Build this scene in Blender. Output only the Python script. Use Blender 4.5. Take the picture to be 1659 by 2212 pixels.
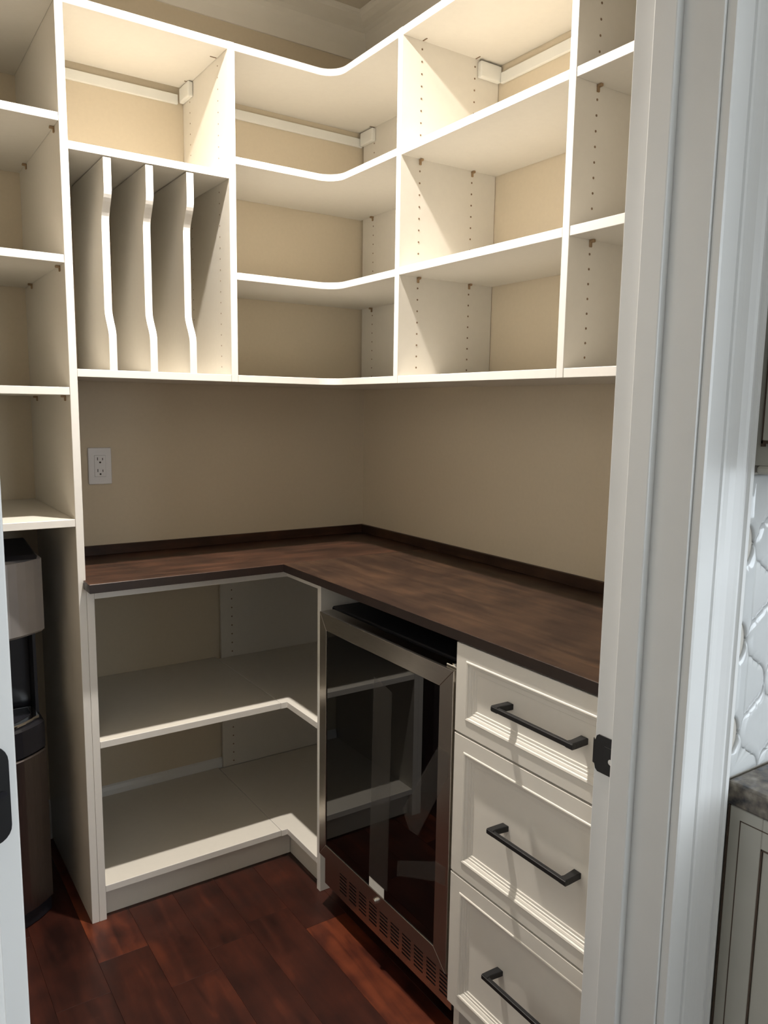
import bpy, bmesh, math, random
from mathutils import Matrix, Vector
random.seed(7)
scene = bpy.context.scene
for o in list(bpy.data.objects):
    bpy.data.objects.remove(o)

# ------------------------------------------------------------------ camera
W_PX, H_PX, F_PX = 1659.0, 2212.0, 1695.49
CAM = Vector((-1.56395, -2.47113, 1.44054))
yaw, pit, rol = (math.radians(a) for a in (34.1661, -8.1838, 0.8602))
fwd = Vector((math.sin(yaw)*math.cos(pit), math.cos(yaw)*math.cos(pit), math.sin(pit)))
rgt = Vector((math.cos(yaw), -math.sin(yaw), 0)); up = rgt.cross(fwd)
r2 = rgt*math.cos(rol) + up*math.sin(rol); u2 = -rgt*math.sin(rol) + up*math.cos(rol)
cam_data = bpy.data.cameras.new('camera'); cam = bpy.data.objects.new('camera', cam_data)
scene.collection.objects.link(cam)
M = Matrix.Identity(4)
for i in range(3):
    M[i][0], M[i][1], M[i][2], M[i][3] = r2[i], u2[i], -fwd[i], CAM[i]
cam.matrix_world = M
cam_data.sensor_fit = 'HORIZONTAL'; cam_data.sensor_width = 36.0
cam_data.lens = F_PX*36.0/W_PX
cam_data.shift_x = -7.64/W_PX; cam_data.shift_y = 21.69/W_PX
cam_data.clip_start = 0.02
scene.camera = cam

# ------------------------------------------------------------------ daylight of the kitchen (world), exposure
world = bpy.data.worlds.new('world'); scene.world = world; world.use_nodes = True
bg = world.node_tree.nodes['Background']
bg.inputs[0].default_value = (0.84, 0.925, 1.0, 1); bg.inputs[1].default_value = 7.5
vs = scene.view_settings
vs.view_transform = 'Standard'; vs.look = 'None'; vs.gamma = 1.0; vs.use_curve_mapping = False
vs.exposure = 0.0

# the pantry's ceiling lamp: light position read off the shelf shadows
LAMP = (-0.79, -0.79, 2.685)
LAMP_POWER = 35.5
LAMP_COLOR = (1.0, 0.93, 0.84)

COL = scene.collection

# ------------------------------------------------------------------ materials
MATS = {}
def nodes_of(name):
    m = bpy.data.materials.new(name); m.use_nodes = True
    nt = m.node_tree
    return m, nt, nt.nodes['Principled BSDF']
def mat(name, col, rough=0.5, metal=0.0, var=0.04, scale=30.0, bump=0.0, spec=0.5, stretch=(1, 1, 1)):
    m, nt, b = nodes_of(name)
    tc = nt.nodes.new('ShaderNodeTexCoord'); mp = nt.nodes.new('ShaderNodeMapping')
    mp.inputs['Scale'].default_value = stretch
    nz = nt.nodes.new('ShaderNodeTexNoise'); nz.inputs['Scale'].default_value = scale; nz.inputs['Detail'].default_value = 4
    cr = nt.nodes.new('ShaderNodeValToRGB')
    cr.color_ramp.elements[0].position = 0.3; cr.color_ramp.elements[1].position = 0.7
    cr.color_ramp.elements[0].color = tuple(c*(1-var) for c in col) + (1,)
    cr.color_ramp.elements[1].color = tuple(min(1, c*(1+var)) for c in col) + (1,)
    L = nt.links.new
    L(tc.outputs['Object'], mp.inputs[0]); L(mp.outputs[0], nz.inputs[0]); L(nz.outputs[0], cr.inputs[0])
    L(cr.outputs[0], b.inputs['Base Color'])
    b.inputs['Roughness'].default_value = rough; b.inputs['Metallic'].default_value = metal
    b.inputs['Specular IOR Level'].default_value = spec
    if bump:
        bp = nt.nodes.new('ShaderNodeBump'); bp.inputs['Strength'].default_value = bump; bp.inputs['Distance'].default_value = 0.002
        L(nz.outputs[0], bp.inputs['Height']); L(bp.outputs[0], b.inputs['Normal'])
    MATS[name] = m
    return m
def wood(name, stops, rough, axis, scale=3.0, rand=0.0, spec=0.5):
    """long grain along axis (0 x, 1 y) plus mottling; rand shifts tone from board to board"""
    m, nt, b = nodes_of(name); L = nt.links.new
    tc = nt.nodes.new('ShaderNodeTexCoord'); mp = nt.nodes.new('ShaderNodeMapping')
    s = [14, 14, 14]; s[axis] = 1.6; mp.inputs['Scale'].default_value = s
    oi = nt.nodes.new('ShaderNodeObjectInfo')
    ad = nt.nodes.new('ShaderNodeVectorMath'); ad.operation = 'ADD'
    mu = nt.nodes.new('ShaderNodeMath'); mu.operation = 'MULTIPLY'; mu.inputs[1].default_value = 37.0
    L(oi.outputs['Random'], mu.inputs[0]); L(tc.outputs['Object'], mp.inputs[0]); L(mp.outputs[0], ad.inputs[0]); L(mu.outputs[0], ad.inputs[1])
    n1 = nt.nodes.new('ShaderNodeTexNoise'); n1.inputs['Scale'].default_value = scale; n1.inputs['Detail'].default_value = 6; n1.inputs['Distortion'].default_value = 0.6
    L(ad.outputs[0], n1.inputs[0])
    a2 = nt.nodes.new('ShaderNodeVectorMath'); a2.operation = 'ADD'
    L(tc.outputs['Object'], a2.inputs[0]); L(mu.outputs[0], a2.inputs[1])
    n2 = nt.nodes.new('ShaderNodeTexNoise'); n2.inputs['Scale'].default_value = 9; n2.inputs['Detail'].default_value = 5
    L(a2.outputs[0], n2.inputs[0])
    mx = nt.nodes.new('ShaderNodeMix'); mx.data_type = 'FLOAT'; mx.inputs[0].default_value = 0.5
    L(n1.outputs[0], mx.inputs[2]); L(n2.outputs[0], mx.inputs[3])
    last = mx.outputs[0]
    if rand:
        c1 = nt.nodes.new('ShaderNodeMath'); c1.operation = 'MULTIPLY_ADD'; c1.inputs[1].default_value = rand; c1.inputs[2].default_value = -rand/2
        L(oi.outputs['Random'], c1.inputs[0])
        c2 = nt.nodes.new('ShaderNodeMath'); c2.operation = 'ADD'; L(last, c2.inputs[0]); L(c1.outputs[0], c2.inputs[1]); last = c2.outputs[0]
    cr = nt.nodes.new('ShaderNodeValToRGB'); el = cr.color_ramp.elements
    el[0].position, el[0].color = stops[0][0], stops[0][1] + (1,)
    el[1].position, el[1].color = stops[-1][0], stops[-1][1] + (1,)
    for p, c in stops[1:-1]:
        e = el.new(p); e.color = c + (1,)
    L(last, cr.inputs[0]); L(cr.outputs[0], b.inputs['Base Color'])
    b.inputs['Roughness'].default_value = rough; b.inputs['Specular IOR Level'].default_value = spec
    bp = nt.nodes.new('ShaderNodeBump'); bp.inputs['Strength'].default_value = 0.08; bp.inputs['Distance'].default_value = 0.001
    L(n1.outputs[0], bp.inputs['Height']); L(bp.outputs[0], b.inputs['Normal'])
    MATS[name] = m
    return m
mat('edge_band', (0.80, 0.775, 0.735), 0.38, var=0.01, scale=60)
mat('melamine', (0.725, 0.69, 0.62), 0.42, var=0.012, scale=60, bump=0.01)
mat('drawer_paint', (0.78, 0.745, 0.68), 0.32, var=0.01, scale=40)
mat('trim_paint', (0.78, 0.78, 0.77), 0.30, var=0.01, scale=20)
mat("crown_paint", (0.80, 0.77, 0.70), 0.5, var=0.01, scale=20)
mat('wall_paint', (0.66, 0.575, 0.44), 0.75, var=0.015, scale=90, bump=0.06)
mat('ceiling_paint', (0.62, 0.57, 0.48), 0.85, var=0.02, scale=60, bump=0.05)
mat('kitchen_wall', (0.70, 0.67, 0.61), 0.8, var=0.02)
wood('counter_x', [(0.32, (0.022, 0.011, 0.0078)), (0.46, (0.040, 0.020, 0.013)), (0.56, (0.060, 0.028, 0.0175)), (0.68, (0.095, 0.043, 0.025))], 0.42, 0, 3.0, spec=0.25)
wood('counter_y', [(0.32, (0.019, 0.0105, 0.0078)), (0.46, (0.033, 0.018, 0.0125)), (0.56, (0.049, 0.027, 0.017)), (0.68, (0.078, 0.041, 0.024))], 0.42, 1, 3.0, spec=0.25)
mat('counter_edge', (0.020, 0.012, 0.010), 0.38, var=0.15, scale=40)
wood('plank', [(0.32, (0.013, 0.0036, 0.0026)), (0.45, (0.030, 0.0078, 0.0050)), (0.58, (0.048, 0.0120, 0.0070)), (0.78, (0.115, 0.027, 0.012))], 0.34, 1, 2.0, rand=0.07)
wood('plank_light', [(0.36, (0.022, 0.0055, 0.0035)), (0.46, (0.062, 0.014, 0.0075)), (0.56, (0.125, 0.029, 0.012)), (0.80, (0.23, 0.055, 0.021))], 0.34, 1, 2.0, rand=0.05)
mat('floor_gap', (0.030, 0.009, 0.006), 0.8)
mat('steel', (0.56, 0.52, 0.47), 0.24, 1.0, var=0.05, scale=25, stretch=(1, 1, 14))
mat('panel_silver', (0.46, 0.44, 0.44), 0.45, 0.75, var=0.03, scale=25)
mat('cooler_steel', (0.22, 0.195, 0.195), 0.32, 1.0, var=0.06, scale=25, stretch=(14, 14, 1))
mat('chrome', (0.85, 0.84, 0.82), 0.08, 1.0, var=0.01)
mat('black_plastic', (0.012, 0.012, 0.016), 0.32, var=0.1)
mat('black_body', (0.010, 0.010, 0.014), 0.55, var=0.1)
mat('black_metal', (0.012, 0.012, 0.013), 0.42, var=0.1, spec=0.4)
mat('hole_dark', (0.22, 0.145, 0.09), 0.9, var=0.1)
mat('pin_bronze', (0.34, 0.23, 0.13), 0.45, 0.3, var=0.1)
mat('rail_white', (0.80, 0.80, 0.76), 0.35, var=0.01)
mat('outlet_white', (0.78, 0.78, 0.80), 0.30, var=0.01)
mat('slot_dark', (0.02, 0.02, 0.02), 0.8)
mat('label_white', (0.75, 0.74, 0.70), 0.6, var=0.05, scale=200)
mat('kitchen_cabinet', (0.58, 0.56, 0.50), 0.42, var=0.03, scale=12)
mat('glaze', (0.10, 0.065, 0.045), 0.6, var=0.1)
mat('grout', (0.52, 0.49, 0.44), 0.85, var=0.05, scale=80)
mat('tile_glaze', (0.60, 0.61, 0.61), 0.07, var=0.06, scale=8)
m, nt, b = nodes_of('granite'); L = nt.links.new
tc = nt.nodes.new('ShaderNodeTexCoord')
nz = nt.nodes.new('ShaderNodeTexNoise'); nz.inputs['Scale'].default_value = 55; nz.inputs['Detail'].default_value = 7
vo = nt.nodes.new('ShaderNodeTexNoise'); vo.inputs['Scale'].default_value = 14; vo.inputs['Detail'].default_value = 3
mx = nt.nodes.new('ShaderNodeMix'); mx.data_type = 'FLOAT'; mx.inputs[0].default_value = 0.45
cr = nt.nodes.new('ShaderNodeValToRGB'); el = cr.color_ramp.elements
el[0].position, el[0].color = 0.38, (0.055, 0.055, 0.06, 1); el[1].position, el[1].color = 0.66, (0.46, 0.42, 0.36, 1)
e = el.new(0.5); e.color = (0.20, 0.17, 0.14, 1)
L(tc.outputs['Object'], nz.inputs[0]); L(tc.outputs['Object'], vo.inputs[0]); L(nz.outputs[0], mx.inputs[2]); L(vo.outputs[0], mx.inputs[3])
L(mx.outputs[0], cr.inputs[0]); L(cr.outputs[0], b.inputs['Base Color']); b.inputs['Roughness'].default_value = 0.15
MATS['granite'] = m
def see_through(name, tint, gloss_ior, gloss_rough, veil, veil_col):
    """pane or film: tinted transparency + mirror by fresnel + a little diffuse veil"""
    m, nt, b = nodes_of(name); nt.nodes.remove(b); L = nt.links.new
    out = nt.nodes['Material Output']
    tr = nt.nodes.new('ShaderNodeBsdfTransparent'); tr.inputs[0].default_value = tint + (1,)
    df = nt.nodes.new('ShaderNodeBsdfDiffuse'); df.inputs[0].default_value = veil_col + (1,)
    m1 = nt.nodes.new('ShaderNodeMixShader'); m1.inputs[0].default_value = veil
    gl = nt.nodes.new('ShaderNodeBsdfGlossy'); gl.inputs['Roughness'].default_value = gloss_rough; gl.inputs[0].default_value = (1, 1, 1, 1)
    fr = nt.nodes.new('ShaderNodeFresnel'); fr.inputs[0].default_value = gloss_ior
    m2 = nt.nodes.new('ShaderNodeMixShader')
    L(tr.outputs[0], m1.inputs[1]); L(df.outputs[0], m1.inputs[2]); L(m1.outputs[0], m2.inputs[1]); L(gl.outputs[0], m2.inputs[2]); L(fr.outputs[0], m2.inputs[0]); L(m2.outputs[0], out.inputs[0])
    MATS[name] = m
see_through('smoked_glass', (0.10, 0.095, 0.09), 1.60, 0.0, 0.0, (0, 0, 0))
see_through('clear_film', (0.92, 0.92, 0.92), 1.06, 0.25, 0.022, (0.75, 0.70, 0.64))
m, nt, b = nodes_of('lamp_glass')
b.inputs['Base Color'].default_value = (0.9, 0.88, 0.82, 1)
b.inputs['Emission Color'].default_value = (1.0, 0.82, 0.60, 1); b.inputs['Emission Strength'].default_value = 4.0
MATS['lamp_glass'] = m

# ------------------------------------------------------------------ mesh helpers
class MB:
    def __init__(s): s.bm = bmesh.new(); s.mi = 0
    def _faces(s, fs):
        for f in fs: f.material_index = s.mi
    def box(s, x0, x1, y0, y1, z0, z1, bev=0.0, seg=1):
        x0, x1 = sorted((x0, x1)); y0, y1 = sorted((y0, y1)); z0, z1 = sorted((z0, z1))
        r = bmesh.ops.create_cube(s.bm, size=1.0)
        vs_ = r['verts']
        for v in vs_:
            v.co = Vector((x0 + (v.co.x+.5)*(x1-x0), y0 + (v.co.y+.5)*(y1-y0), z0 + (v.co.z+.5)*(z1-z0)))
        fs = {f for v in vs_ for f in v.link_faces}; s._faces(fs)
        if bev:
            es = list({e for v in vs_ for e in v.link_edges})
            r = bmesh.ops.bevel(s.bm, geom=es, offset=bev, segments=seg, profile=0.5, affect='EDGES'); s._faces(r['faces'])
        return s
    def prism(s, pts, a0, a1, axis='z', bev=0.0):
        """polygon pts extruded along axis from a0 to a1; pts in the other two axes (x,y)/(x,z)/(y,z)"""
        def P(p, a):
            return {'z': (p[0], p[1], a), 'y': (p[0], a, p[1]), 'x': (a, p[0], p[1])}[axis]
        lo = [s.bm.verts.new(P(p, a0)) for p in pts]; hi = [s.bm.verts.new(P(p, a1)) for p in pts]
        n = len(pts); fs = [s.bm.faces.new(lo), s.bm.faces.new(hi)]
        for i in range(n): fs.append(s.bm.faces.new((lo[i], lo[(i+1) % n], hi[(i+1) % n], hi[i])))
        s._faces(fs); bmesh.ops.recalc_face_normals(s.bm, faces=fs)
        if bev:
            es = list({e for f in fs[:2] for e in f.edges})
            r = bmesh.ops.bevel(s.bm, geom=es, offset=bev, segments=1, profile=0.5, affect='EDGES'); s._faces(r['faces'])
        return s
    def cyl(s, c, r, h, axis='z', seg=16, r2=None):
        q = bmesh.ops.create_cone(s.bm, cap_ends=True, segments=seg, radius1=r, radius2=r if r2 is None else r2, depth=h)
        R = {'z': Matrix.Identity(3), 'x': Matrix.Rotation(math.pi/2, 3, 'Y'), 'y': Matrix.Rotation(-math.pi/2, 3, 'X')}[axis]
        for v in q['verts']: v.co = R @ v.co + Vector(c)
        s._faces({f for v in q['verts'] for f in v.link_faces}); return s
    def rings(s, rects, x_of, close=True):
        """nested rectangles in the y-z plane -> moulded panel facing -x; rects [(y0,y1,z0,z1)], x_of list"""
        prev = None; fs = []
        for (y0, y1, z0, z1), x in zip(rects, x_of):
            cur = [s.bm.verts.new((x, y, z)) for y, z in ((y0, z0), (y1, z0), (y1, z1), (y0, z1))]
            if prev:
                for i in range(4): fs.append(s.bm.faces.new((prev[i], prev[(i+1) % 4], cur[(i+1) % 4], cur[i])))
            else: first = cur
            prev = cur
        if close: fs.append(s.bm.faces.new(prev)); 
        s._faces(fs); return s
    def build(s, name, material, parent=None, smooth=False):
        me = bpy.data.meshes.new(name); bmesh.ops.recalc_face_normals(s.bm, faces=s.bm.faces[:])
        s.bm.to_mesh(me); s.bm.free()
        for k in (material if isinstance(material, (list, tuple)) else [material]): me.materials.append(MATS[k])
        if smooth:
            for p in me.polygons: p.use_smooth = True
        o = bpy.data.objects.new(name, me); COL.objects.link(o)
        if parent is not None:
            o.parent = parent; o.matrix_parent_inverse = parent.matrix_world.inverted() if False else Matrix.Identity(4)
            off = world_loc(parent); me.transform(Matrix.Translation(-off))
        return o
def world_loc(o):
    v = Vector((0, 0, 0))
    while o is not None: v = v + o.location; o = o.parent
    return v
def thing(name, label, cat, loc, group=None):
    o = bpy.data.objects.new(name, None); COL.objects.link(o); o.location = loc; o.empty_display_size = 0.05
    return tag(o, label, cat, group)
def tag(o, label, cat, group=None):
    o['label'] = label; o['category'] = cat
    if group: o['group'] = group
    return o
def struct(o, label=None):
    o['kind'] = 'structure'
    if label: o['label'] = label
    return o
def place(o, loc, parent=None):
    c = o.copy(); COL.objects.link(c); c.parent = parent; c.location = Vector(loc) - (world_loc(parent) if parent else Vector())
    return c

# ------------------------------------------------------------------ measured layout (metres; room corner at the origin, room at -x, -y)
T = 0.0195
DA, DB = 0.3493, 0.331                       # front planes of the upper shelves
XP0, XP1, YP2, YP3, YE = -1.1025, -0.6645, -0.6706, -1.277, -1.7345
ZT, ZU = 2.4099, 1.5303
YW = 0.1875                                   # deeper wall plane behind the base cabinet and the tower
CEIL = 2.745
YF0, YF1 = -1.7617, -1.885                    # the two faces of the door wall
XJ = -0.72                                    # right jamb face
XJL = -1.506
ZC0, ZC = 0.9585, 0.9826                      # countertop

# ------------------------------------------------------------------ room shell
fl = struct(MB().box(-2.7, 3.3, -4.6, 0.35, -0.06, -0.009).build('floor', 'floor_gap'), 'dark red-brown wood plank floor')
PW = 0.1295
plank_mesh = {}
def plank(x0, y0, y1, wood_name='plank'):
    ln = (round(y1-y0, 3), wood_name); key = ln; ln = ln[0]
    if key not in plank_mesh:
        plank_mesh[key] = MB().box(0.0002, PW-0.0002, 0.0002, ln-0.0002, -0.009, 0.0, bev=0.0004).build('plank', wood_name, fl)
        o = plank_mesh[key]
    else:
        o = plank_mesh[key].copy(); COL.objects.link(o); o.parent = fl
    o.location = (x0, y0, 0)
joints = {4: -0.52, 2: -0.627, 0: -0.69}
for k in range(-5, 11):
    x0 = -0.61 - k*PW
    if x0 > -0.02: continue
    j = joints.get(k, -0.25 - random.random()*0.9)
    ys = [j - 1.22, j, j + 1.22]
    ys = [y for y in ys]
    y = j - 2.44
    while y < 0.18:
        a, c = max(y, -1.95), min(y + 1.22, 0.186)
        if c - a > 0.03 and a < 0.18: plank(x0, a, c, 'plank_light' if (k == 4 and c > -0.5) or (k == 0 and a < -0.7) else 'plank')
        y += 1.22
wb = MB().box(-1.95, 0.12, 0.19, 0.31, 0, CEIL)
wb.box(-1.0825, 0.0, 0.0, 0.19, 0.9575, CEIL)
struct(wb.build('wall_back', 'wall_paint'), 'beige painted wall behind the shelves and counter')
struct(MB().box(0.0, 0.12, YF0-0.0, 0.19, 0, CEIL).build('wall_right', 'wall_paint'), 'beige painted wall behind the shelves over the drawers')
struct(MB().box(-1.95, -1.83, YF0, 0.19, 0, CEIL).build('wall_left', 'wall_paint'))
wf = MB().box(-2.6, XJL-0.022, YF0, YF1, 0, CEIL).box(XJ+0.022, 3.2, YF0, YF1, 0, CEIL).box(XJL-0.022, XJ+0.022, YF0, YF1, 2.075, CEIL)
WF = struct(wf.build('wall_front', ['kitchen_wall']), 'wall with the door opening between kitchen and pantry')
struct(MB().box(-2.7, 3.3, -4.6, 0.35, CEIL, CEIL+0.1).build('ceiling', 'ceiling_paint'))
# the kitchen behind the camera, with its unseen window, widened for more daylight
KW = (-0.80, 2.30, 0.85, 2.35)
kb = MB().box(-2.6, KW[0], -4.5, -4.6, 0, CEIL).box(KW[1], 3.2, -4.5, -4.6, 0, CEIL).box(KW[0], KW[1], -4.5, -4.6, 0, KW[2]).box(KW[0], KW[1], -4.5, -4.6, KW[3], CEIL)
struct(kb.build('wall_kitchen_back', 'kitchen_wall'))
KL = (-3.75, -3.45, 1.1, 2.0)  # unseen left window, added to throw more daylight onto the jamb
kl = MB().box(-2.7, -2.6, -4.6, KL[0], 0, CEIL).box(-2.7, -2.6, KL[1], YF1, 0, CEIL).box(-2.7, -2.6, KL[0], KL[1], 0, KL[2]).box(-2.7, -2.6, KL[0], KL[1], KL[3], CEIL)
struct(kl.build('wall_kitchen_left', 'kitchen_wall'))
w2 = MB()
for y in (KL[0], KL[1]-0.03): w2.box(-2.68, -2.62, y, y+0.03, KL[2], KL[3])
for z in (KL[2], KL[3]-0.03): w2.box(-2.68, -2.62, KL[0], KL[1], z, z+0.03)
struct(w2.build('window_added', 'trim_paint'))
p2 = bpy.data.lights.new('window_added_portal', 'AREA'); p2.shape = 'RECTANGLE'; p2.size = KL[3]-KL[2]; p2.size_y = KL[1]-KL[0]; p2.cycles.is_portal = True
q2 = bpy.data.objects.new('window_added_portal', p2); COL.objects.link(q2); q2.location = (-2.61, (KL[0]+KL[1])/2, (KL[2]+KL[3])/2); q2.rotation_euler = (0, -math.pi/2, 0)
struct(MB().box(3.2, 3.3, -4.6, YF1, 0, CEIL).build('wall_kitchen_right', 'kitchen_wall'))
wn = MB()
for x in (KW[0], (KW[0]+KW[1])/2-0.03, KW[1]-0.06): wn.box(x, x+0.06, -4.52, -4.58, KW[2], KW[3])
for z in (KW[2], KW[3]-0.06): wn.box(KW[0], KW[1], -4.52, -4.58, z, z+0.06)
struct(wn.build('window_1', 'trim_paint'))
pl = bpy.data.lights.new('window_portal', 'AREA'); pl.shape = 'RECTANGLE'; pl.size = KW[1]-KW[0]; pl.size_y = KW[3]-KW[2]; pl.cycles.is_portal = True
po = bpy.data.objects.new('window_portal', pl); COL.objects.link(po); po.location = ((KW[0]+KW[1])/2, -4.51, (KW[2]+KW[3])/2); po.rotation_euler = (math.pi/2, 0, 0)
# crown moulding: profile (offset from wall, z)
prof = [(0, 2.622), (0.006, 2.622), (0.010, 2.640), (0.013, 2.655), (0.022, 2.682), (0.026, 2.690), (0.030, 2.704), (0.042, 2.712), (0.060, 2.719), (0.078, 2.728), (0.084, 2.736), (0.086, CEIL), (0, CEIL)]
def crown(name, pts, ax, ends):
    m = MB(); bm = m.bm; loops = []
    for e in ends:
        ring = []
        for d, z in pts:
            if ax == 'A': ring.append(bm.verts.new((e[0] + e[1]*d, -d - 0.0003, z)))
            else: ring.append(bm.verts.new((-d - 0.0003, e[0] + e[1]*d, z)))
        loops.append(ring)
    n = len(pts)
    for i in range(n): bm.faces.new((loops[0][i], loops[0][(i+1) % n], loops[1][(i+1) % n], loops[1][i]))
    bm.faces.new(loops[0]); bm.faces.new(loops[1])
    return struct(m.build(name, 'crown_paint'), 'off-white stepped crown moulding at the ceiling')
crown('trim_1', prof, 'A', [(-1.08, 0), (-0.0005, -1)])
crown('trim_2', prof, 'B', [(YF0+0.001, 0), (-0.0005, -1)])
bbp = [(0.1895, 0.0), (0.1765, 0.0), (0.1765, 0.10), (0.1795, 0.118), (0.184, 0.130), (0.1895, 0.135)]
struct(MB().prism(bbp, -1.0625+0.002, -0.002, 'x').build('baseboard_back', 'trim_paint'))
struct(MB().prism(bbp, -1.5245, XP0-0.001, 'x').build('baseboard_alcove', 'trim_paint'))

# door frame: jambs, stop, casings
def jamb(name, xf, s):
    m = MB().box(xf, xf+s*0.0205, YF0+0.0, -1.888, 0, 2.055, bev=0.0012, seg=2)
    m.box(xf-s*0.012, xf+s*0.001, -1.7993, -1.8335, 0, 2.055, bev=0.002, seg=2)
    return struct(m.build(name, 'trim_paint'))
JR = jamb('trim_3', XJ, 1); JR['label'] = 'white door jamb with stop and black strike plate'
jamb('trim_4', XJL, -1)
struct(MB().box(XJL-0.02, XJ+0.02, YF0, -1.888, 2.0555, 2.0745).build('trim_5', 'trim_paint'))
def casing(name, x0, s, z1=2.15):
    pr = [(0, -1.8885), (0, -1.9035), (0.003, -1.9050), (0.032, -1.9050), (0.0345, -1.9030), (0.036, -1.9005), (0.0385, -1.9005), (0.040, -1.9035), (0.0435, -1.9045), (0.0455, -1.9015),
          (0.050, -1.9010), (0.058, -1.9015), (0.068, -1.9035), (0.076, -1.9070), (0.080, -1.9090), (0.083, -1.9090), (0.0845, -1.9070), (0.087, -1.9070), (0.089, -1.9110), (0.095, -1.9115), (0.0965, -1.9095), (0.0965, -1.8885)]
    return struct(MB().prism([(x0+s*d, y if y > -1.889 else y+0.0035) for d, y in pr], 0, z1, 'z').build(name, 'trim_paint'), 'white moulded door casing')
casing('trim_6', XJ+0.0045, 1)
casing('trim_7', XJL-0.0045, -1)
# strike plate on the jamb
sp = MB()
zs0, zs1 = 0.936, 0.991
sp.prism([(-1.7985, zs0), (-1.7985, zs1), (-1.7690, zs1), (-1.7650, zs1-0.003), (-1.7628, zs1-0.010), (-1.7628, zs0+0.010), (-1.7650, zs0+0.003), (-1.7690, zs0)], XJ-0.0016, XJ-0.0001, 'x', bev=0.0004)
lipp = [(-0.7216, -1.7630), (-0.7201, -1.7630), (-0.7190, -1.7600), (-0.7165, -1.7575), (-0.7175, -1.7565), (-0.7203, -1.7590)]
sp.prism(lipp, zs0+0.010, zs1-0.010, 'z')
stp = sp.build('strike_plate', 'black_metal', JR); stp['label'] = 'black strike plate'
MB().box(XJ-0.0020, XJ-0.0014, -1.7940, -1.7800, zs0+0.0140, zs1-0.0140, bev=0.0002).build('latch_hole', 'slot_dark', stp)
MB().cyl((XJ-0.0022, -1.7925, zs0+0.022), 0.0042, 0.001, 'x', 14).build('screw', 'chrome', stp)

# open door leaf at the left, hinge edge towards the kitchen
dl = MB().box(-1.5022, -1.4672, -1.765, -0.985, 0.012, 2.03, bev=0.0015, seg=2)
DOOR = struct(dl.build('door_1', 'trim_paint'), 'white door swung open into the pantry, black hinge on its edge')
def rounded(y0, y1, z0, z1, r, sides, n=6):
    pts = []
    for (cy, cz, a0, on) in ((y1-r, z1-r, 0, sides[0]), (y0+r, z1-r, 90, sides[1]), (y0+r, z0+r, 180, sides[2]), (y1-r, z0+r, 270, sides[3])):
        if on:
            for i in range(n+1):
                a = math.radians(a0 + 90*i/n); pts.append((cy + r*math.cos(a), cz + r*math.sin(a)))
        else:
            pts.append((y1 if a0 in (0, 270) else y0, z1 if a0 in (0, 90) else z0))
    return pts
for zc in (0.24, 1.1095, 1.86):
    h = MB().prism(rounded(-1.5015, -1.4733, zc-0.0450, zc+0.0450, 0.016, (1, 0, 0, 1)), -1.7668, -1.7651, 'y')
    h.cyl((-1.5045, -1.769, zc), 0.0055, 0.093, 'z', 12)
    ho = h.build('hinge', 'black_metal', DOOR); ho['label'] = 'black butt hinge with rounded corners'
    sc_ = MB()
    for dz in (-0.032, 0, 0.032): sc_.cyl((-1.485 + (0.006 if dz == 0 else -0.004), -1.7671, zc+dz), 0.0035, 0.0008, 'y', 10)
    sc_.build('screws', 'black_plastic', ho)

# ------------------------------------------------------------------ ceiling lamp of the pantry (above the frame)
lt = thing('ceiling_lamp', 'small round flush ceiling lamp with a glowing lens', 'lamp', (LAMP[0], LAMP[1], CEIL))
MB().cyl((LAMP[0], LAMP[1], CEIL-0.012), 0.075, 0.022, 'z', 32).build('base', 'trim_paint', lt)
MB().cyl((LAMP[0], LAMP[1], CEIL-0.036), 0.056, 0.024, 'z', 32, 0.068).build('rim', 'trim_paint', lt)
MB().cyl((LAMP[0], LAMP[1], CEIL-0.0495), 0.045, 0.002, 'z', 32).build('lens', 'lamp_glass', lt)
ld = bpy.data.lights.new('lamp_light', 'AREA'); ld.shape = 'DISK'; ld.size = 0.055; ld.energy = LAMP_POWER; ld.color = LAMP_COLOR; ld.spread = math.radians(146)
lo = bpy.data.objects.new('lamp_light', ld); COL.objects.link(lo); lo.parent = lt; lo.location = (0, 0, LAMP[2]-CEIL)

# ------------------------------------------------------------------ small shared bits
def holes(name, pts, axis, parent, r=0.0026):
    m = MB(); m_ = m
    for p in pts: m_.cyl(p, r, 0.0006, axis, 8)
    o = m.build(name, 'hole_dark', parent); o['kind'] = 'stuff'; o['label'] = 'rows of small drilled shelf pin holes'
    return o
def pin(x, y, z, axis, s, parent):
    """shelf pin under a shelf: peg sticking out of the panel plus a vertical tab"""
    m = MB()
    if axis == 'y':
        m.box(x-0.004, x+0.004, y, y+s*0.012, z-0.006, z-0.0003, bev=0.001); m.box(x-0.0035, x+0.0035, y, y+s*0.004, z-0.015, z-0.004, bev=0.001)
    else:
        m.box(x, x+s*0.012, y-0.004, y+0.004, z-0.006, z-0.0003, bev=0.001); m.box(x, x+s*0.004, y-0.0035, y+0.0035, z-0.015, z-0.004, bev=0.001)
    return m.build('shelf_pin', 'pin_bronze', parent)
def band(o):
    """whiter edge banding on the narrow front faces"""
    for p in o.data.polygons:
        if p.normal.y < -0.5 or p.normal.x < -0.5:
            vs_ = [o.data.vertices[i].co for i in p.vertices]
            d = [max(v[i] for v in vs_) - min(v[i] for v in vs_) for i in range(3)]
            if sorted(d)[1] < 0.032: p.material_index = 1
    return o
def shelf(parent, x0, x1, y0, y1, ztop, name='shelf'):
    o = MB().box(x0, x1, y0, y1, ztop-T, ztop, bev=0.0008).build(name, ['melamine', 'edge_band'], parent)
    return band(o)
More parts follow.
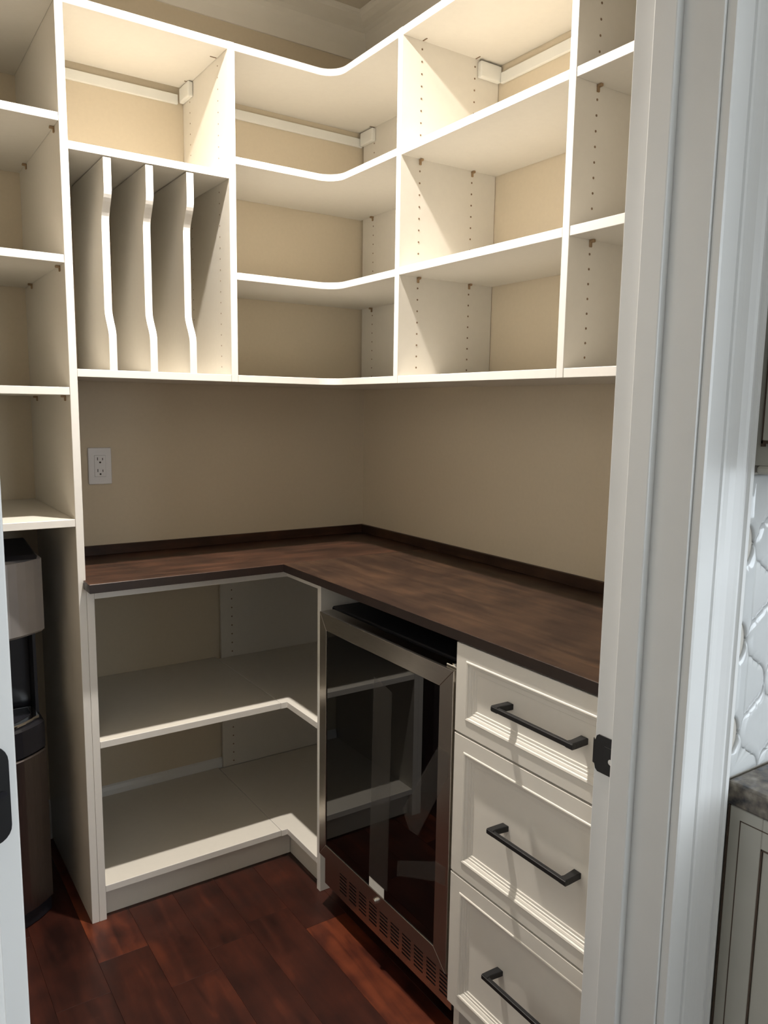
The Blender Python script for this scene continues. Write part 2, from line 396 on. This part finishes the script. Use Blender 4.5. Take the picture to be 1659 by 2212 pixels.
def cap(x, y, z, axis, s, parent):
    m = MB()
    if axis == 'x': m.box(x, x+s*0.016, y, y-0.078, z, z+0.043, bev=0.004, seg=2)
    else: m.box(x, x-0.076, y, y+s*0.016, z, z+0.043, bev=0.004, seg=2)
    return m.build('bracket_cover', 'rail_white', parent)
HZ = [1.555 + 0.0302*i for i in range(28)]

# ------------------------------------------------------------------ left tower
tw = thing('shelf_tower', 'tall deep white shelf tower standing over the water dispenser', 'shelving', (-1.32, -0.08, 0))
band(MB().box(XP0, XP0+T, -DA, YW+0.0015, 0, ZT, bev=0.0008).build('side_panel', ['melamine', 'edge_band'], tw))
band(MB().box(-1.5450, -1.5255, -DA, YW+0.0015, 0, ZT, bev=0.0008).build('side_panel', ['melamine', 'edge_band'], tw))  # unseen left side, set close in to keep the alcove dark
for z in (ZT, 2.139, 1.8075, 1.4837, 1.1455):
    shelf(tw, -1.5250, XP0-0.0004, -DA+0.001, YW, z)
for z in (2.139, 1.8075, 1.4837):
    pin(XP0, -0.298, z-T, 'x', -1, tw); pin(XP0, 0.075, z-T, 'x', -1, tw)

# ------------------------------------------------------------------ upper unit with upright dividers
ta = thing('tray_divider_unit', 'white wall shelf unit with three scooped upright tray dividers', 'shelving', (-0.87, -0.17, ZU))
xa0, xa1 = XP0+T+0.0006, XP1-0.0004
band(MB().box(XP1, XP1+T, -DA, -0.0015, ZU-T, ZT, bev=0.0008).build('side_panel', ['melamine', 'edge_band'], ta))
shelf(ta, xa0, xa1, -DA+0.001, -0.014, ZT, 'top_shelf')
shelf(ta, xa0, xa1, -DA+0.001, -0.0015, 2.0787)
shelf(ta, xa0, xa1, -DA+0.001, -0.0015, ZU, 'bottom_shelf')
def divider(x0):
    z0, z1 = ZU+0.0006, 2.0787-T-0.003
    f0, f1 = -DA+0.003, -DA+0.037
    pts = [(-0.004, z0), (f0, z0), (f0, 1.612)]
    def s_curve(za, ya, zb, yb, n=10):
        for i in range(1, n+1):
            t = i/n; k = (1-math.cos(math.pi*t))/2
            pts.append((ya+(yb-ya)*k, za+(zb-za)*t))
    s_curve(1.612, f0, 1.692, f1); pts.append((f1, 1.905)); s_curve(1.905, f1, 1.985, f0)
    pts += [(f0, z1), (-0.004, z1)]
    o = MB().prism(pts, x0, x0+T, 'x').build('divider', ['melamine', 'edge_band'], ta)
    for p in o.data.polygons:
        if abs(p.normal.x) < 0.5 and p.normal.y < -0.2: p.material_index = 1
    return o
for x in (-1.0005, -0.8940, -0.7850): divider(x)
MB().box(xa0+0.001, xa1-0.018, -0.0105, -0.0008, 2.345, 2.3725, bev=0.001).build('hanging_rail', 'rail_white', ta)
cap(XP1-0.0003, -0.012, 2.346, 'x', -1, ta)
holes('pin_holes', [(XP1-0.0002, y, z) for y in (-0.277, -0.060) for z in HZ if not 2.05 < z < 2.09], 'x', ta, 0.0019)

# ------------------------------------------------------------------ corner unit with curved L shelves
tc_ = thing('corner_shelf_unit', 'white corner wall unit of curved L-shaped shelves', 'shelving', (-0.33, -0.33, ZU))
def l_poly():
    R = 0.058; cx, cy = -DB-R+0.001, -DA-R+0.001
    arc = [(cx + R*math.sin(a), cy + R*math.cos(a)) for a in [math.radians(90*i/12) for i in range(13)]]   # (-.39,-.349) -> (-.331,-.407)
    arc = arc[::-1]
    return [(XP1+T+0.0006, -0.0015), (-0.021, -0.0015), (-0.021, YP2+0.0006), (-DB+0.001, YP2+0.0006)] + arc + [(XP1+T+0.0006, -DA+0.001)]
for nm, z in (('top_shelf', ZT), ('shelf', 2.1203), ('shelf', 1.8128), ('bottom_shelf', ZU)):
    band(MB().prism(l_poly(), z-T, z, 'z', bev=0.0008).build(nm, ['melamine', 'edge_band'], tc_))
MB().box(-0.0205, -0.0008, -0.40, -0.013, ZU-T, ZT, bev=0.0008).build('back_panel', 'melamine', tc_)
MB().box(XP1+T+0.001, -0.0230, -0.0105, -0.0018, 2.343, 2.3715, bev=0.001).build('hanging_rail', 'rail_white', tc_)
cap(-0.0210, -0.014, 2.344, 'x', -1, tc_)
holes('pin_holes', [(-0.0208, -0.082, z) for z in HZ], 'x', tc_, 0.0023)
for z in (2.1203, 1.8128): pin(-0.0208, -0.080, z-T, 'x', -1, tc_)

# ------------------------------------------------------------------ upper units along the right wall
tb = thing('wall_shelf_unit', 'white open wall shelf unit with pin holes between corner unit and end bay', 'shelving', (-0.17, -0.98, ZU))
band(MB().box(-DB, -0.0015, YP2, YP2-T, ZU-T, ZT, bev=0.0008).build('side_panel', ['melamine', 'edge_band'], tb))
for nm, z in (('top_shelf', ZT), ('shelf', 2.1182), ('shelf', 1.8151), ('bottom_shelf', ZU)):
    shelf(tb, -DB+0.001, -0.0015, YP3+0.0005, YP2-T-0.0004, z, nm)
MB().box(-0.0105, -0.0008, YP3+0.001, YP2-T-0.018, 2.340, 2.3685, bev=0.001).build('hanging_rail', 'rail_white', tb)
cap(-0.004, YP2-T-0.0003, 2.343, 'y', -1, tb)
holes('pin_holes', [(x, YP2-T-0.0002, z) for x in (-0.268, -0.0885) for z in HZ if abs(z-2.108) > 0.016 and abs(z-1.805) > 0.016], 'y', tb)
for z in (2.1182, 1.8151):
    for x in (-0.268, -0.0885): pin(x, YP2-T, z-T, 'y', -1, tb)
te = thing('wall_shelf_unit', 'white open shelf bay beside the door jamb, above the drawers', 'shelving', (-0.17, -1.52, ZU))
band(MB().box(-DB, -0.0015, YP3, YP3-T, ZU-T, ZT, bev=0.0008).build('side_panel', ['melamine', 'edge_band'], te))
band(MB().box(-DB, -0.0015, YE, YE-T, ZU-T, ZT, bev=0.0008).build('side_panel', ['melamine', 'edge_band'], te))
for nm, z in (('top_shelf', ZT), ('shelf', 2.1167), ('shelf', 1.8145), ('bottom_shelf', ZU)):
    shelf(te, -DB+0.001, -0.0015, YE+0.0005, YP3-T-0.0004, z, nm)
holes('pin_holes', [(x, YP3-T-0.0002, z) for x in (-0.268, -0.0885) for z in HZ if abs(z-2.107) > 0.016 and abs(z-1.805) > 0.016], 'y', te)
for z in (2.1167, 1.8145):
    for x in (-0.268, -0.0885): pin(x, YP3-T, z-T, 'y', -1, te)

def cam_bolt(x, y, w, d, parent):
    return MB().box(x-w, x+w, y-d, y+d, ZT-T-0.0012, ZT-T-0.0001).build('cam_bolt', 'hole_dark', parent)
for y in (-0.277, -0.075): cam_bolt(XP1-0.012, y, 0.009, 0.0015, ta)
for x in (-0.268, -0.0885): cam_bolt(x, YP2-T-0.012, 0.0015, 0.009, tb)
cam_bolt(-0.033, -0.086, 0.009, 0.0015, tc_)

# ------------------------------------------------------------------ base corner cabinet
bc = thing('base_corner_cabinet', 'white L-shaped open base cabinet with two shelves under the counter', 'cabinet', (-0.7, -0.05, 0))
XPA0, XPA1 = XP0+T+0.0005, XP0+2*T+0.0005
XPB, YPB = -0.494, -0.543
band(MB().box(XPA0, XPA1, -DA-0.0005, YW, 0, ZC0-0.0005, bev=0.0008).build('side_panel', ['melamine', 'edge_band'], bc))
band(MB().box(XPB, -0.002, YPB, YPB-T, 0, ZC0-0.0005, bev=0.0008).build('side_panel', ['melamine', 'edge_band'], bc))
MB().box(-0.5010, -0.003, 0.1655, 0.1760, 0.102, ZC0-0.001, bev=0.0008).build('back_panel', 'melamine', bc)
XS, YS, SEAM = -0.4955, -0.3512, -0.5165
for z in (0.528, 0.102):
    y1 = 0.1760 if z < 0.2 else YW
    band(MB().box(XPA1+0.0004, SEAM-0.0006, -0.3495, y1, z-T, z, bev=0.0008).build('shelf', ['melamine', 'edge_band'], bc))
    pts = [(SEAM+0.0006, 0.1645), (-0.003, 0.1645), (-0.003, YPB+0.0005), (XS, YPB+0.0005), (XS, YS), (SEAM+0.0006, YS)]
    band(MB().prism(pts, z-T, z, 'z', bev=0.0008).build('shelf', ['melamine', 'edge_band'], bc))
band(MB().box(XPA1+0.0004, -0.4735, -0.324, -0.306, 0.001, 0.082).build('toe_kick', ['melamine', 'edge_band'], bc))
band(MB().box(-0.4715, -0.4535, YPB+0.0005, -0.3065, 0.001, 0.082).build('toe_kick', ['melamine', 'edge_band'], bc))
band(MB().box(XPA1+0.0004, XPB+0.0005, -0.3495, -0.331, 0.9285, ZC0-0.0005, bev=0.0006).build('top_rail', ['melamine', 'edge_band'], bc))
band(MB().box(XPB+0.001, -0.4745, YPB+0.0005, -0.3300, 0.9285, ZC0-0.0005, bev=0.0006).build('top_rail', ['melamine', 'edge_band'], bc))
holes('pin_holes', [(-0.459, 0.1651, 0.5475 + 0.033*i) for i in range(12)] + [(-0.459, 0.1651, 0.121 + 0.033*i) for i in range(12)], 'y', bc, 0.0028)

# ------------------------------------------------------------------ countertop
ct = thing('countertop', 'dark brown wood-grain L-shaped countertop with low back strip', 'countertop', (-0.5, -0.4, ZC0))
XCB, YCA = -0.5373, -0.4137
def slab(name, pts, matn):
    m = MB(); m.prism(pts, ZC0, ZC, 'z', bev=0.0012)
    for f in m.bm.faces: f.material_index = 1 if abs(f.normal.z) < 0.5 else 0
    return m.build(name, [matn, 'counter_edge'], ct)
slab('slab', [(XP0+T+0.0008, -0.0006), (-0.0006, -0.0006), (-0.0006, YCA+0.004), (XCB+0.0, YCA+0.004), (XCB, YCA), (XP0+T-0.0065, YCA), (XP0+T-0.0065, -DA-0.0015), (XP0+T+0.0008, -DA-0.0015)], 'counter_x')
slab('slab', [(XCB, YCA+0.0036), (-0.0006, YCA+0.0036), (-0.0006, -1.757), (XCB, -1.757)], 'counter_y')
MB().box(XP0+T+0.001, -0.0006, -0.0125, -0.0006, ZC+0.0002, ZC+0.030, bev=0.001).build('back_strip', 'counter_x', ct)
MB().box(-0.0125, -0.0006, -1.757, -0.013, ZC+0.0002, ZC+0.030, bev=0.001).build('back_strip', 'counter_y', ct)

# ------------------------------------------------------------------ glass-door beverage fridge
fr = thing('beverage_fridge', 'black under-counter fridge with steel-framed smoked glass door', 'fridge', (-0.3, -0.92, 0))
FY0, FY1 = -0.628, -1.214
fb = MB()
fb.box(-0.470, -0.03, -0.585, -0.605, 0.035, 0.882, bev=0.002).box(-0.470, -0.03, -1.190, -1.212, 0.035, 0.882, bev=0.002)
fb.box(-0.470, -0.03, -0.585, -1.212, 0.862, 0.8845, bev=0.003).box(-0.470, -0.03, -0.605, -1.190, 0.16, 0.19).box(-0.06, -0.03, -0.605, -1.190, 0.19, 0.862)
fb.box(-0.465, -0.03, -0.600, -1.195, 0.03, 0.16)
for y in (-0.62, -1.17):
    for x in (-0.44, -0.08): fb.cyl((x, y, 0.0155), 0.015, 0.031, 'z', 12)
fb.build('body', 'black_body', fr)
for z in (0.36, 0.53, 0.70):
    MB().box(-0.455, -0.07, -0.612, -1.183, z, z+0.006).box(-0.462, -0.452, -0.612, -1.183, z-0.008, z+0.012, bev=0.001).build('rack', 'black_plastic', fr)
# door: mitred steel frame
dm = MB(); y0, y1, z0, z1 = FY1, FY0, 0.172, 0.887; gy0, gy1, gz0, gz1 = -1.167, -0.664, 0.2135, 0.8405
xo, xi = -0.534, -0.490
ob = [(y0, z0), (y1, z0), (y1, z1), (y0, z1)]; ib = [(gy0, gz0), (gy1, gz0), (gy1, gz1), (gy0, gz1)]
bm = dm.bm
for i in range(4):
    j = (i+1) % 4; q = [ob[i], ob[j], ib[j], ib[i]]
    f_ = [bm.verts.new((xo, a, c)) for a, c in q]; k_ = [bm.verts.new((xi, a, c)) for a, c in q]
    bm.faces.new(f_); bm.faces.new(k_[::-1])
    for a in range(4): bm.faces.new((f_[a], k_[a], k_[(a+1) % 4], f_[(a+1) % 4]))
bmesh.ops.recalc_face_normals(bm, faces=bm.faces[:])
bmesh.ops.bevel(bm, geom=[e for e in bm.edges if abs(e.verts[0].co.x-xo) < 1e-5 and abs(e.verts[1].co.x-xo) < 1e-5], offset=0.0011, segments=2, profile=0.5, affect='EDGES')
door = dm.build('door', 'steel', fr); door['label'] = 'stainless steel door frame'
MB().box(-0.5315, -0.5255, gy0+0.0002, gy1-0.0002, gz0+0.0002, gz1-0.0002).build('glass_pane', 'smoked_glass', door)
MB().box(-0.489, -0.474, FY1+0.012, FY0-0.012, 0.185, 0.200).box(-0.489, -0.474, FY1+0.012, FY0-0.012, 0.862, 0.877).box(-0.489, -0.474, FY1+0.012, FY1+0.028, 0.2, 0.862).box(-0.489, -0.474, FY0-0.028, FY0-0.012, 0.2, 0.862).build('gasket', 'black_plastic', door)
lk = MB().cyl((-0.5365, -0.927, 0.1925), 0.0075, 0.006, 'x', 18).cyl((-0.540, -0.927, 0.1925), 0.0055, 0.004, 'x', 18).build('lock', 'chrome', door)
MB().cyl((-0.512, FY0+0.0012, 0.772), 0.0035, 0.0024, 'y', 10).build('screw', 'chrome', door)
MB().box(-0.5322, -0.5318, -0.8905, -0.9595, 0.2140, 0.2400).build('label_sticker', 'label_white', door)
MB().box(-0.522, -0.478, FY1+0.006, FY1+0.040, 0.8875, 0.8925, bev=0.001).cyl((-0.512, FY1+0.022, 0.8935), 0.006, 0.004, 'z', 12).build('hinge', 'chrome', door)
MB().prism([(-0.889, 0.241), (-0.974, 0.241), (-0.981, 0.765), (-0.900, 0.782)], -0.5325, -0.5320, 'x').build('film_strip', 'clear_film', door)
MB().prism([(-1.168, 0.700), (-1.205, 0.700), (-1.205, 0.645), (-1.100, 0.455), (-1.066, 0.452), (-1.036, 0.492)], -0.5349, -0.5344, 'x').build('film_strip', 'clear_film', door)
MB().prism([(-1.018, 0.310), (-1.020, 0.350), (-1.170, 0.425), (-1.205, 0.428), (-1.205, 0.385), (-1.165, 0.375)], -0.5349, -0.5344, 'x').build('film_strip', 'clear_film', door)
# grille with slots
gm = MB(); gx0, gx1 = -0.514, -0.512
cy = [-0.7115 - 0.0508*i for i in range(10)]; sw = 0.037
rz = [0.1465 - 0.0102*i for i in range(6)]; sh = 0.0052
ztop, zbot = 0.168, 0.072
gm.box(gx0, gx1, FY0+0.0, FY1, rz[0]+sh/2, ztop).box(gx0, gx1, FY0, FY1, zbot, rz[-1]-sh/2)
edges_y = [FY0] + [v for c in cy for v in (c, c-sw)] + [FY1]
for i in range(0, len(edges_y), 2): gm.box(gx0, gx1, edges_y[i], edges_y[i+1], rz[-1]-sh/2, rz[0]+sh/2)
for c in cy:
    for a, b_ in zip(rz[:-1], rz[1:]): gm.box(gx0, gx1, c, c-sw, b_+sh/2, a-sh/2)
gm.build('grille', 'steel', fr)
MB().box(-0.5110, -0.4660, FY0+0.002, FY1-0.0, 0.072, 0.166).build('grille_backing', 'black_body', fr)

# ------------------------------------------------------------------ drawer cabinet
dc = thing('drawer_cabinet', 'white base cabinet of three moulded drawers with black bar pulls', 'cabinet', (-0.28, -1.49, 0))
DY0, DY1, XD = -1.2205, -1.7500, -0.5322
cb = MB().box(-0.5115, -0.002, DY0-0.0005, DY0-T, 0.0, ZC0-0.0008).box(-0.5115, -0.002, DY1+T, DY1, 0.0, ZC0-0.0008).box(-0.50, -0.002, DY0-T, DY1+T, 0.095, 0.110)
cb.box(-0.03, -0.002, DY0-T, DY1+T, 0.11, ZC0-0.0008).box(-0.46, -0.45, DY0-T, DY1+T, 0.0, 0.095)
cb.build('body', 'drawer_paint', dc)
def drawer(z0, z1, zh):
    m = MB(); y0, y1 = DY1, DY0
    ins = [0, 0.0, 0.0010, 0.0330, 0.0340, 0.0360, 0.0395, 0.0410, 0.0425, 0.0460, 0.0470, 0.0510, 0.0520, 0.0570, 0.0585, 0.0625]
    dep = [0.0195, 0.0010, 0, 0, -0.0016, -0.0022, -0.0012, 0.0016, 0.0018, 0.0036, 0.0052, 0.0056, 0.0076, 0.0080, 0.0098, 0.0100]
    m.rings([(y0+i, y1-i, z0+i, z1-i) for i in ins], [XD+d for d in dep])
    bmf = m.bm; bmf.verts.ensure_lookup_table()
    bmf.faces.new([bmf.verts[k] for k in (0, 1, 2, 3)])
    d = m.build('drawer', 'drawer_paint', dc)
    h = MB(); ya, yb = -1.3690, -1.5820; xf = XD-0.0335; hz = 0.0046
    xb = XD+0.0100
    h.box(xf, xf+0.0095, ya, yb, zh-hz, zh+hz, bev=0.0014, seg=2)
    for a, s in ((ya, -1), (yb, 1)):
        h.prism([(xf+0.0015, a+s*0.0004), (xf+0.0015, a+s*0.0175), (xf+0.0120, a+s*0.0150), (xb, a+s*0.0190), (xb, a+s*0.0020), (xf+0.012, a+s*0.0004)], zh-0.0065, zh+0.0065, 'z', bev=0.0012)
    ho = h.build('handle', 'black_metal', d); ho['label'] = 'matt black bar pull'
    return d
drawer(0.7575, 0.9540, 0.8625); drawer(0.4340, 0.7530, 0.605); drawer(0.1120, 0.4295, 0.283)

# ------------------------------------------------------------------ water dispenser in the tower
wd = thing('water_dispenser', 'black and steel bottom-loading water dispenser under the shelf tower', 'water dispenser', (-1.33, -0.03, 0))
WX0, WX1 = -1.482, -1.178; WXC, WHW = (WX0+WX1)/2, (WX1-WX0)/2
def bow(yb, inset=0.0, yf=-0.222, sag=0.072, n=14, back=None):
    pts = [(WX1-inset, yb), ]
    hw = WHW-inset
    fr_ = []
    for i in range(n+1):
        s = 1 - 2*i/n; fr_.append((WXC+hw*s, yf - sag*(1-abs(s)**2.2)))
    return pts + fr_ + [(WX0+inset, yb)]
MB().box(WX0+0.004, WX1-0.004, -0.10, 0.10, 0.03, 1.035, bev=0.01, seg=2).build('body', 'black_plastic', wd)
MB().prism(bow(-0.099, 0.004, -0.214), 0.0, 0.045, 'z', bev=0.003).build('base', 'black_plastic', wd)
MB().prism(bow(-0.0985), 0.0455, 0.4915, 'z', bev=0.004).build('door', 'cooler_steel', wd)
MB().prism(bow(-0.0985, 0.001), 0.4920, 0.576, 'z', bev=0.006).build('drip_tray', 'black_plastic', wd)
tr = MB().prism(bow(-0.13, 0.012, -0.210), 0.5765, 0.5865, 'z', bev=0.002).build('tray_grid', 'chrome', wd)
MB().prism(bow(-0.14, 0.030, -0.195), 0.5868, 0.5880, 'z').build('tray_insert', 'black_plastic', tr)
MB().box(WX0+0.004, WX0+0.020, -0.101, -0.21, 0.5770, 0.815).build('recess_wall', 'black_plastic', wd)
MB().box(WX1-0.012, WX1-0.004, -0.101, -0.165, 0.5770, 0.815).build('recess_wall', 'black_plastic', wd)
MB().prism(bow(-0.0985, -0.011), 0.826, 1.036, 'z', bev=0.007).build('control_panel', 'panel_silver', wd)
MB().prism([(-0.085, 1.037), (-0.275, 1.037), (-0.262, 1.047), (-0.085, 1.066)], WX0+0.006, WX1-0.006, 'x', bev=0.004).build('top_cover', 'black_plastic', wd)
for x in (WXC-0.05, WXC, WXC+0.05): MB().cyl((x, -0.17, 0.802), 0.011, 0.026, 'z', 14, 0.014).build('spout', 'black_plastic', wd)

# ------------------------------------------------------------------ wall outlet
ou = thing('wall_outlet', 'white duplex outlet on the beige wall above the counter', 'outlet', (-0.950, 0, 1.256))
ox0, ox1, oz0, oz1 = -0.9845, -0.9155, 1.2010, 1.3120
MB().box(ox0, ox1, -0.0062, -0.0004, oz0, oz1, bev=0.0025, seg=2).build('cover_plate', 'outlet_white', ou)
rc = MB().box(-0.9670, -0.9330, -0.0082, -0.0060, 1.2235, 1.2895, bev=0.001).build('receptacle', 'outlet_white', ou)
sl = MB()
for zc in (1.2750, 1.2395):
    sl.box(-0.9585, -0.9565, -0.0086, -0.0081, zc-0.001, zc+0.008).box(-0.9435, -0.9415, -0.0086, -0.0081, zc-0.001, zc+0.006).cyl((-0.950, -0.00835, zc-0.0075), 0.0028, 0.0005, 'y', 10)
sl.build('slots', 'slot_dark', rc)
for z in (1.2980, 1.2150): MB().cyl((-0.950, -0.0064, z), 0.0022, 0.0006, 'y', 10).build('screw', 'outlet_white', ou)

# ------------------------------------------------------------------ kitchen beyond the jamb
XK, YT = -0.600, -1.893
kc = thing('kitchen_cabinet', 'cream glazed kitchen base cabinet with panelled end beside the door casing', 'cabinet', (-0.1, -2.2, 0))
MB().box(-0.586, 0.45, -1.8960, -2.50, 0.10, 0.9085).box(-0.58, 0.45, -1.8960, -2.43, 0.0, 0.10).build('body', 'kitchen_cabinet', kc)
ep = MB(); xk = -0.5965
ep.box(xk, -0.5862, -1.8985, -1.9460, 0.10, 0.9080, bev=0.001).box(xk, -0.5862, -2.43, -2.495, 0.10, 0.9080, bev=0.001).box(xk, -0.5862, -1.946, -2.43, 0.865, 0.9080, bev=0.001).box(xk, -0.5862, -1.946, -2.43, 0.10, 0.17, bev=0.001)
epo = ep.build('end_panel', 'kitchen_cabinet', kc)
ip = MB().box(-0.5945, -0.5864, -1.9480, -2.428, 0.172, 0.863, bev=0.001).box(-0.5965, -0.5864, -1.975, -2.40, 0.20, 0.835, bev=0.004); ip.build('inner_panel', 'kitchen_cabinet', kc)
gz = MB()
gz.box(-0.5968, -0.5963, -1.9140, -1.9155, 0.10, 0.8915).box(-0.5968, -0.5963, -1.9140, -2.48, 0.8900, 0.8915)
gz.box(-0.5966, -0.5946, -1.9460, -1.9482, 0.17, 0.865).box(-0.5966, -0.5946, -1.946, -2.43, 0.863, 0.8652)
gz.box(-0.5968, -0.5862, -1.8962, -1.8984, 0.0, 0.908)
gz.build('glaze_line', 'glaze', kc)
gr = MB().box(XK, 0.45, -1.8938, -2.53, 0.9095, 0.9430, bev=0.003, seg=2).build('granite_countertop', 'granite')
tag(gr, 'speckled grey-brown granite counter in the kitchen', 'countertop')
uc = thing('kitchen_wall_cabinet', 'cream glazed kitchen wall cabinet above the tiled backsplash', 'cabinet', (-0.1, -2.05, 1.37))
MB().box(-0.590, 0.45, -1.8865, -2.215, 1.375, 2.30).build('body', 'kitchen_cabinet', uc)
MB().box(-0.600, -0.5902, -1.9030, -1.955, 1.408, 2.30, bev=0.001).box(-0.600, -0.5902, -2.15, -2.212, 1.408, 2.30, bev=0.001).box(-0.600, -0.5902, -1.955, -2.15, 1.408, 1.465, bev=0.001).build('end_panel', 'kitchen_cabinet', uc)
MB().box(-0.5935, -0.5902, -1.955, -2.15, 1.465, 2.29).build('inner_panel', 'kitchen_cabinet', uc)
MB().box(-0.5985, -0.5902, -1.9005, -1.9028, 1.400, 2.30).box(-0.5985, -0.5902, -1.9005, -2.21, 1.4040, 1.4078).build('glaze_line', 'glaze', uc)
MB().box(-0.596, 0.45, -1.895, -2.212, 1.3755-0.0115, 1.3748, bev=0.003).build('light_rail', 'kitchen_cabinet', uc)
# arabesque tiles on the kitchen face of the door wall
gb = MB().box(-0.6000, 0.45, YF1-0.0003, YF1-0.0040, 0.9085, 1.3740).build('grout_bed', 'grout', WF)
A_, H_ = 0.0525, 0.1325
quarter = [(1.0, 0.0), (0.992, 0.006), (0.965, 0.012), (0.915, 0.018), (0.84, 0.0228), (0.755, 0.0254), (0.672, 0.0258), (0.648, 0.0272), (0.640, 0.0292), (0.59, 0.0306), (0.5, H_/4)]
half = [(a*A_, z) for a, z in quarter] + [(A_ - a*A_, H_/2 - z) for a, z in quarter[::-1][1:]]
outline = half + [(-x, z) for x, z in half[::-1][1:]] + [(-x, -z) for x, z in half[1:]] + [(x, -z) for x, z in half[::-1][1:-1]]
def clip(poly, ax, val, keep_gt):
    out = []
    for i in range(len(poly)):
        p, q = poly[i], poly[(i+1) % len(poly)]
        pi, qi = (p[ax] > val) == keep_gt, (q[ax] > val) == keep_gt
        if pi: out.append(p)
        if pi != qi:
            t = (val-p[ax])/(q[ax]-p[ax]); out.append((p[0]+t*(q[0]-p[0]), p[1]+t*(q[1]-p[1])))
    return out
full = None
for n in range(-1, 19):
    xc = -0.5285 + n*A_
    for k in range(-3, 7):
        zc = 1.271 - (k + (0.5 if n % 2 else 0))*H_
        poly = [(xc + x*0.985, zc + z*0.985) for x, z in outline]
        c_ = poly
        for ax, val, gt in ((0, -0.5995, True), (0, 0.448, False), (1, 0.9442, True), (1, 1.3625, False)):
            if c_: c_ = clip(c_, ax, val, gt)
        if len(c_) < 3: continue
        xs_ = [p[0] for p in c_]; zs_ = [p[1] for p in c_]
        if max(xs_)-min(xs_) < 0.012 or max(zs_)-min(zs_) < 0.012: continue
        whole = c_ == poly
        if whole and full is not None:
            t_ = full.copy(); COL.objects.link(t_); t_.parent = WF
            t_.location = (xc, 0, zc); continue
        ox, oz = (xc, zc)
        cx_, cz_ = (sum(xs_)/len(xs_), sum(zs_)/len(zs_))
        m = MB(); bm = m.bm; loops = []
        for sc_, yy in ((1.0, YF1-0.0035), (1.0, YF1-0.0062), (0.93, YF1-0.0085), (0.70, YF1-0.0095)):
            loops.append([bm.verts.new(((cx_ + (p[0]-cx_)*sc_) - ox, yy, (cz_ + (p[1]-cz_)*sc_) - oz)) for p in c_])
        nn = len(c_)
        for a, b_ in zip(loops[:-1], loops[1:]):
            for i in range(nn): bm.faces.new((a[i], a[(i+1) % nn], b_[(i+1) % nn], b_[i]))
        bm.faces.new(loops[-1])
        t_ = m.build('tile', 'tile_glaze', WF, smooth=True); t_.location = (ox, 0, oz)
        if whole: full = t_
